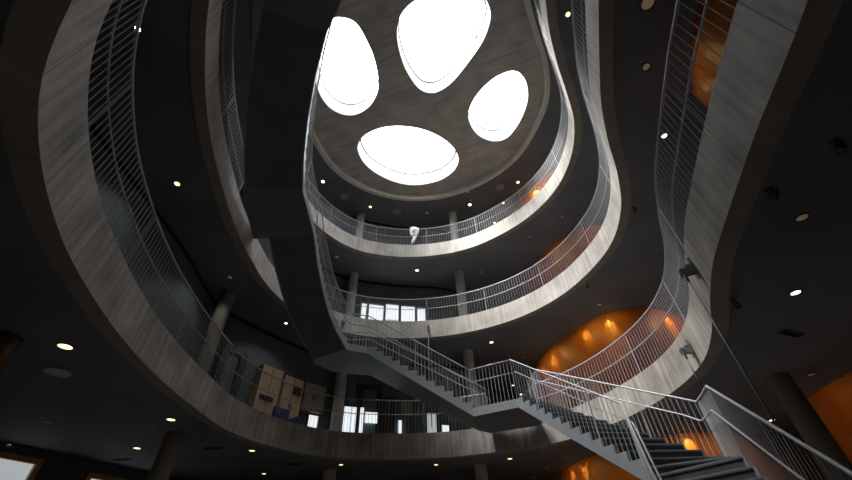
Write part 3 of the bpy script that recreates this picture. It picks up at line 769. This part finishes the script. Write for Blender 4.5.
# back of the second balcony: a rounded strip of windows with grey mullions
SW = [q4(360.5, 304, 367, 303, 367, 318, 359.5, 317), q4(367.5, 304.5, 384, 305.5, 384, 321, 367.5, 320), q4(384.5, 304, 399.3, 305.5, 399.3, 321.5, 384.5, 321),
      q4(399.8, 306, 415.5, 307, 415.5, 321.5, 399.8, 321.5), q4(416, 307.5, 425.5, 309.5, 426.5, 320, 416, 320.5)]
for k, qd in enumerate(SW):
    o_, dims = glazed('window_%d' % (14+k), qd, ('leftmost', 'second', 'middle', 'fourth', 'rightmost')[k] + ' pane of the bright window strip behind the second balcony', M['grey_frame'], M['daylight'], t=.05, lv=2, floor=True)
    u0, u1, h0, h1 = dims; dr = (h1-h0)
    lo = rect(back, u0+.07, u1-.07, h0, h0+dr*(.52, .55, .62, .50, .6)[k], M['blind'], 'blind', o_, depth=.02, off=.07)

# ------------------------------------------------------------------ white garment hung over the third railing
fx = None
best = min(range(600, 1300), key=lambda k: abs(seen(*edge(3, k*.1, .05), HT[3]+.5)[0]-414.2) if seen(*edge(3, k*.1, .05), HT[3])[1] < 300 else 1e6)
ga = best*.1; gp = Vector(edge(3, ga, -.03)); gt = math.radians(ga)
root = thing('hanging_jacket', 'crumpled white jacket hanging on the third balcony railing', 'jacket', (gp.x, gp.y, Z(HT[3])), gt+PI/2)
def drape(rows, m, name, seed):
    """rows: (z, x centre, half width, bulge) from top to bottom, a folded cloth shell"""
    random.seed(seed); b = MB(); n = 18; rings = []
    for z, xc, hw, bg in rows:
        ring = []
        for k in range(n):
            a = 2*PI*k/n; rr = 1+.16*math.sin(5*a+z*9)+random.uniform(-.06, .06)
            ring.append((-xc+hw*math.cos(a)*rr, bg*math.sin(a)*rr, z))
        rings.append(ring)
    for A, B2 in zip(rings, rings[1:]):
        for k in range(n): b.face([A[k], A[(k+1) % n], B2[(k+1) % n], B2[k]])
    b.face(list(reversed(rings[0]))); b.face(rings[-1])
    return b.build(name, m, root, smooth=True)
drape([(1.09, 0, .10, .05), (1.075, 0, .165, .075), (.95, .0, .175, .085), (.8, -.02, .165, .09), (.66, -.01, .16, .08), (.54, -.02, .165, .07), (.48, -.01, .12, .05)], M['cloth'], 'body', 3)
drape([(1.04, .17, .03, .04), (.98, .19, .055, .06), (.84, .2, .055, .055), (.72, .18, .045, .05), (.66, .17, .03, .03)], M['cloth'], 'sleeve', 4)
drape([(.52, .03, .07, .05), (.38, .02, .085, .055), (.24, -.03, .075, .05), (.12, -.07, .06, .045), (.05, -.09, .035, .03)], M['cloth'], 'sleeve', 5)
drape([(.93, -.02, .05, .02), (.86, .01, .07, .03), (.74, -.03, .06, .03), (.68, -.02, .03, .02)], M['lining'], 'lining', 6).location = (0, .085 if math.sin(gt+PI/2) < 0 else -.085, 0)

# ------------------------------------------------------------------ light
w = bpy.data.worlds.new('world'); sc.world = w; w.use_nodes = True
w.node_tree.nodes['Background'].inputs['Color'].default_value = (.75, .85, 1, 1); w.node_tree.nodes['Background'].inputs['Strength'].default_value = 1
def spot(x, y, z, e, c=(1, .72, .36), ang=95, name='wall_washer', aim=None, r=.04):
    l = bpy.data.lights.new(name, 'SPOT'); l.energy = e; l.color = c; l.spot_size = math.radians(ang); l.spot_blend = .6; l.shadow_soft_size = r
    o = bpy.data.objects.new(name, l); col.objects.link(o); o.location = (x, y, z)
    if aim is not None: o.rotation_euler = (Vector(aim)-Vector((x, y, z))).to_track_quat('-Z', 'Y').to_euler()
    return o
# downlights close in front of the wood walls: they leave the glowing patches on the veneer
for W, px, top, e, hot in ((hall, (554, 361), HB[2], 22, 5), (hall, (544, 372), HB[2], 10, 4), (hall, (609, 325), HB[2], 24, 5), (hall, (586, 333), HB[2], 18, 4), (hall, (668, 320), HB[2], 30, 7),
                      (hall, (535, 193), HB[4], 50, 26), (hall, (551, 178), HB[4], 24, 0), (hall, (556, 256), HB[3], 12, 0), (hall, (590, 228), HB[3], 10, 0),
                      (hall, (572, 472), HB[1], 12, 2), (hall, (584, 468), HB[1], 10, 2), (hall, (640, 462), HB[1], 14, 0), (hall, (688, 441), HB[1], 20, 5), (hall, (725, 440), HB[1], 12, 0),
                      (hall2, (808, 417), HB[1], 7, 1), (hall2, (836, 396), HB[1], 6, 0), (hall3, (692, 60), HB[2], 2.6, 0), (hall3, (700, 95), HB[2], 2, 0)):
    H = W.hit(*px)
    if H is None: print('NOHIT', px); continue
    p, d, nn = W.pt(H[0])
    if nn.dot(-p) < 0: nn = -nn
    off = .45 if W is hall3 else .95
    q_ = p+nn*off; z = Z(top)-.03
    spot(q_.x, q_.y, z, e*1.0, (1, .58, .17), ang=155, aim=(p.x, p.y, Z(H[1])-1.6))
    k_ = p+nn*.3
    if hot: spot(k_.x, k_.y, z, hot*7, (1, .74, .16), ang=48, aim=(p.x, p.y, Z(H[1])-.1))
# the first balcony's own lamps light its back wall
for px in ((243, 338), (286, 323.5), (177, 184), (230, 277.5)):
    p = at(px[0], px[1], HB[2]); spot(p.x, p.y, Z(HB[2])-.03, 17, (.95, 1, .95), 130, 'gallery_downlight_beam', aim=(p.x, p.y, 0))
# lit downlights shed a little light on the ground floor
for (px, lv, kind, lab, s) in LIGHTS:
    if kind in (W_, H_) and lv == 1 and px[0] > 20:
        p = at(px[0], px[1], HB[lv]); spot(p.x, p.y, Z(HB[lv])-.03, 7, (1, .8, .55), 90, 'downlight_beam', aim=(p.x, p.y, 0))

sun = bpy.data.lights.new('bright_side_of_the_sky', 'SUN'); sun.energy = 23; sun.angle = math.radians(30); sun.color = (1, .97, .93)
so = bpy.data.objects.new('bright_side_of_the_sky', sun); col.objects.link(so); so.location = (-10, 2, 30)
so.rotation_euler = Vector((.42, .16, -.89)).to_track_quat('-Z', 'Y').to_euler()

sc.view_settings.view_transform = 'Standard'; sc.view_settings.look = 'None'; sc.view_settings.exposure = 0; sc.view_settings.gamma = 1.1
sc.cycles.max_bounces = 8; sc.cycles.diffuse_bounces = 5; sc.cycles.glossy_bounces = 3
sc.cycles.sample_clamp_indirect = 6
